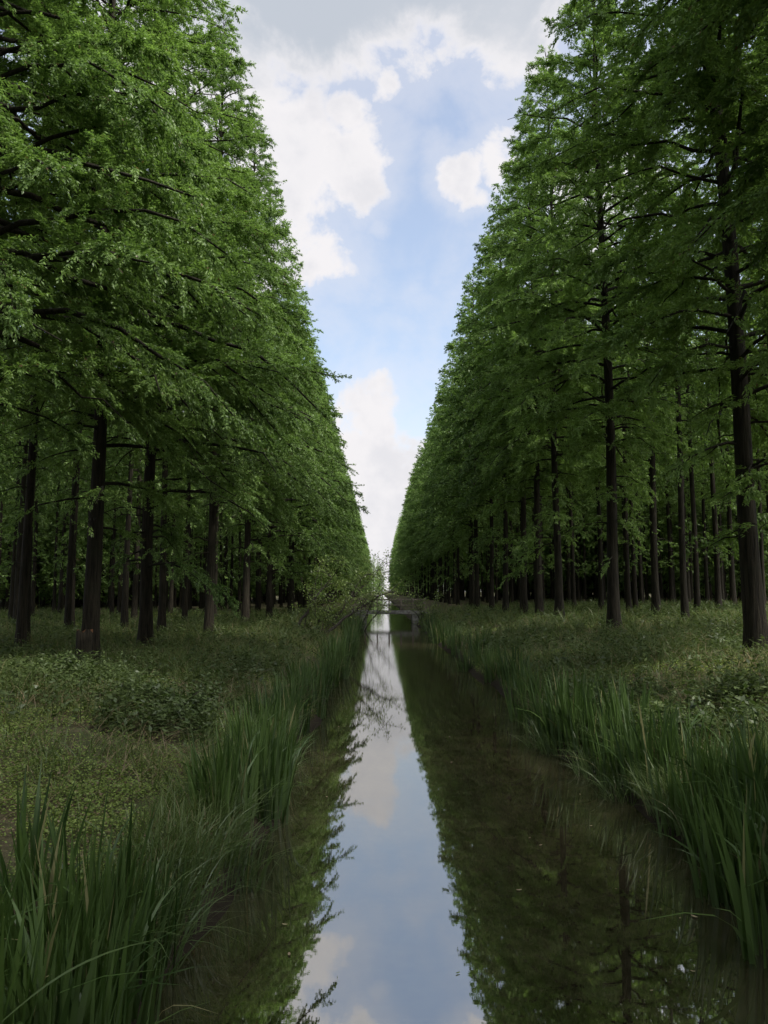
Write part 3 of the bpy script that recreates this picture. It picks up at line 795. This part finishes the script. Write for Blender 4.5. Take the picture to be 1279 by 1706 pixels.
shrub('leaning_shrub', 'sparse leafy shrub with dark stems leaning right over the canal from the left bank', x, y,
      [(-0.75, 0.3, 0.75, 0.8, 2.1, 0.075), (0.45, -0.2, 3.1, 0.6, 1.55, 0.075), (0.1, 0.4, 0.9, 0.9, 1.7, 0.035), (0.35, 0.1, 1.0, 0.3, 1.5, 0.03),
       (0.6, 0.5, 2.2, 1.2, 2.2, 0.04), (0.4, 0.8, 3.0, 2.0, 2.6, 0.04), (-0.4, 0.9, 0.2, 1.6, 2.6, 0.03)], 5, dens=1.0, L=0.11)
_sh = bpy.data.objects['leaning_shrub']; _sh.scale = (1.1, 1.15, 1.25); _sh.location.x -= 0.7
x, y = pt(600, 1032, 0.7)
shrub('bank_tree', 'thin see-through young tree against the white sky gap above the bridge', x, y,
      [(0, 0, 1.5, 0.5, 3.6, 0.05), (0.2, 0.2, 2.4, 0.2, 2.8, 0.04), (-0.2, 0.1, 0.4, 0.3, 3.0, 0.04)], 6, dens=0.45, L=0.12)
x, y = pt(705, 1030, 0.6)
shrub('bank_bush', 'dark bush with bare twigs dipping to the water at the right end of the bridge', x, y,
      [(0, 0, -0.9, 0.2, 1.3, 0.03), (0.3, 0.2, -0.9, 0.4, 1.9, 0.04), (0.5, 0.1, 0.9, 0.1, 1.9, 0.04), (0, 0.3, -0.4, 0.5, 2.3, 0.03)], 7, dens=0.9, L=0.12)

# ------------------------------------------------------------------ footbridge far along the canal
def box(x0, x1, y0, y1, z0, z1):
    v = np.array([[x, y, z] for z in (z0, z1) for (x, y) in ((x0, y0), (x1, y0), (x1, y1), (x0, y1))], float)
    f = np.array([[3, 2, 1, 0], [4, 5, 6, 7], [0, 1, 5, 4], [1, 2, 6, 5], [2, 3, 7, 6], [3, 0, 4, 7]])
    return v, f
def boxes(name, bs, mat, parent, bev=0.01):
    V, F, k = [], [], 0
    for b in bs:
        v, f = box(*b); V.append(v); F.append(f + k); k += 8
    o = link(name, mesh_from(name, np.concatenate(V), [np.concatenate(F)], [mat]), parent)
    md = o.modifiers.new('edge', 'BEVEL'); md.width = bev; md.segments = 2
    return o
br = bpy.data.objects.new('footbridge', None); COL.objects.link(br)
br.location = (0.75, 60, 0)
tag(br, 'small pale footbridge with railings crossing the far canal', 'bridge')
boxes('deck', [(-2.9, 2.9, -0.9, 0.9, 0.72, 0.9), (-2.7, 2.7, -0.94, -0.903, 0.66, 0.94)], M_STONE, br)
boxes('abutment', [(-2.6, -1.75, -0.85, 0.85, -0.5, 0.715)], M_STONE, br)
boxes('abutment', [(1.75, 2.6, -0.85, 0.85, -0.5, 0.715)], M_STONE, br)
for s in (-0.8, 0.8):
    rl = boxes('railing', [(-2.8, 2.8, s - 0.03, s + 0.03, 1.72, 1.80), (-2.8, 2.8, s - 0.025, s + 0.025, 1.3, 1.36)], M_WOOD, br)
    for i in range(7):
        px = -2.75 + i * 5.5 / 6
        boxes('post', [(px - 0.045, px + 0.045, s - 0.045, s + 0.045, 0.903, 1.86)], M_WOOD, rl)

# ------------------------------------------------------------------ leaves drifting on the water
def float_leaf(px, py, size, az, label, mat=M_DEAD):
    x, y = pt(px, py, 0.006)
    u = np.linspace(-1, 1, 7)
    w = np.sqrt(np.maximum(1 - u ** 2, 0)) * 0.38 + 0.02
    V = np.concatenate([np.stack([u, -w, 0.10 * u ** 2 + 0.05], -1), np.stack([u, 0 * u, 0.10 * u ** 2], -1), np.stack([u, w, 0.10 * u ** 2 + 0.05], -1)]) * size * 0.5
    i = np.arange(6)
    Q = np.concatenate([np.stack([i, i + 1, i + 8, i + 7], -1), np.stack([i + 7, i + 8, i + 15, i + 14], -1)])
    o = link('floating_leaf', mesh_from('floating_leaf', V, [Q], [mat]), loc=(x, y, 0.006))
    o.rotation_euler = (0, 0, az)
    tag(o, label, 'leaf', 'leaves floating on the canal')
float_leaf(763, 1621, 0.035, 0.6, 'tiny green leaf floating on the bright sky reflection', M_SHRUB)
float_leaf(1158, 1528, 0.06, 2.2, 'brown leaf floating on dark water near the right edge of the picture')
float_leaf(865, 1483, 0.05, 0.1, 'brown leaf floating right of the sky reflection, alone on dark water')
float_leaf(752, 1270, 0.05, 1.0, 'far pale leaf floating midway along the right half of the canal')

fl = np.random.default_rng(77)
for i in range(22):
    right = i % 3 != 0
    y = 4.6 * 4.2 ** fl.uniform(0, 1)
    x = fl.uniform(0.9, 2.5) if right else fl.uniform(-0.95, -0.2)
    px, py = VPX + x / y * FPX, 985 + CAM_Z / y * FPX
    float_leaf(px, py, fl.uniform(0.02, 0.05), fl.uniform(0, 6.28),
               'tiny leaf fleck drifting on the dark water of the right half of the canal' if right else 'tiny leaf fleck drifting close to the left edge of the canal')
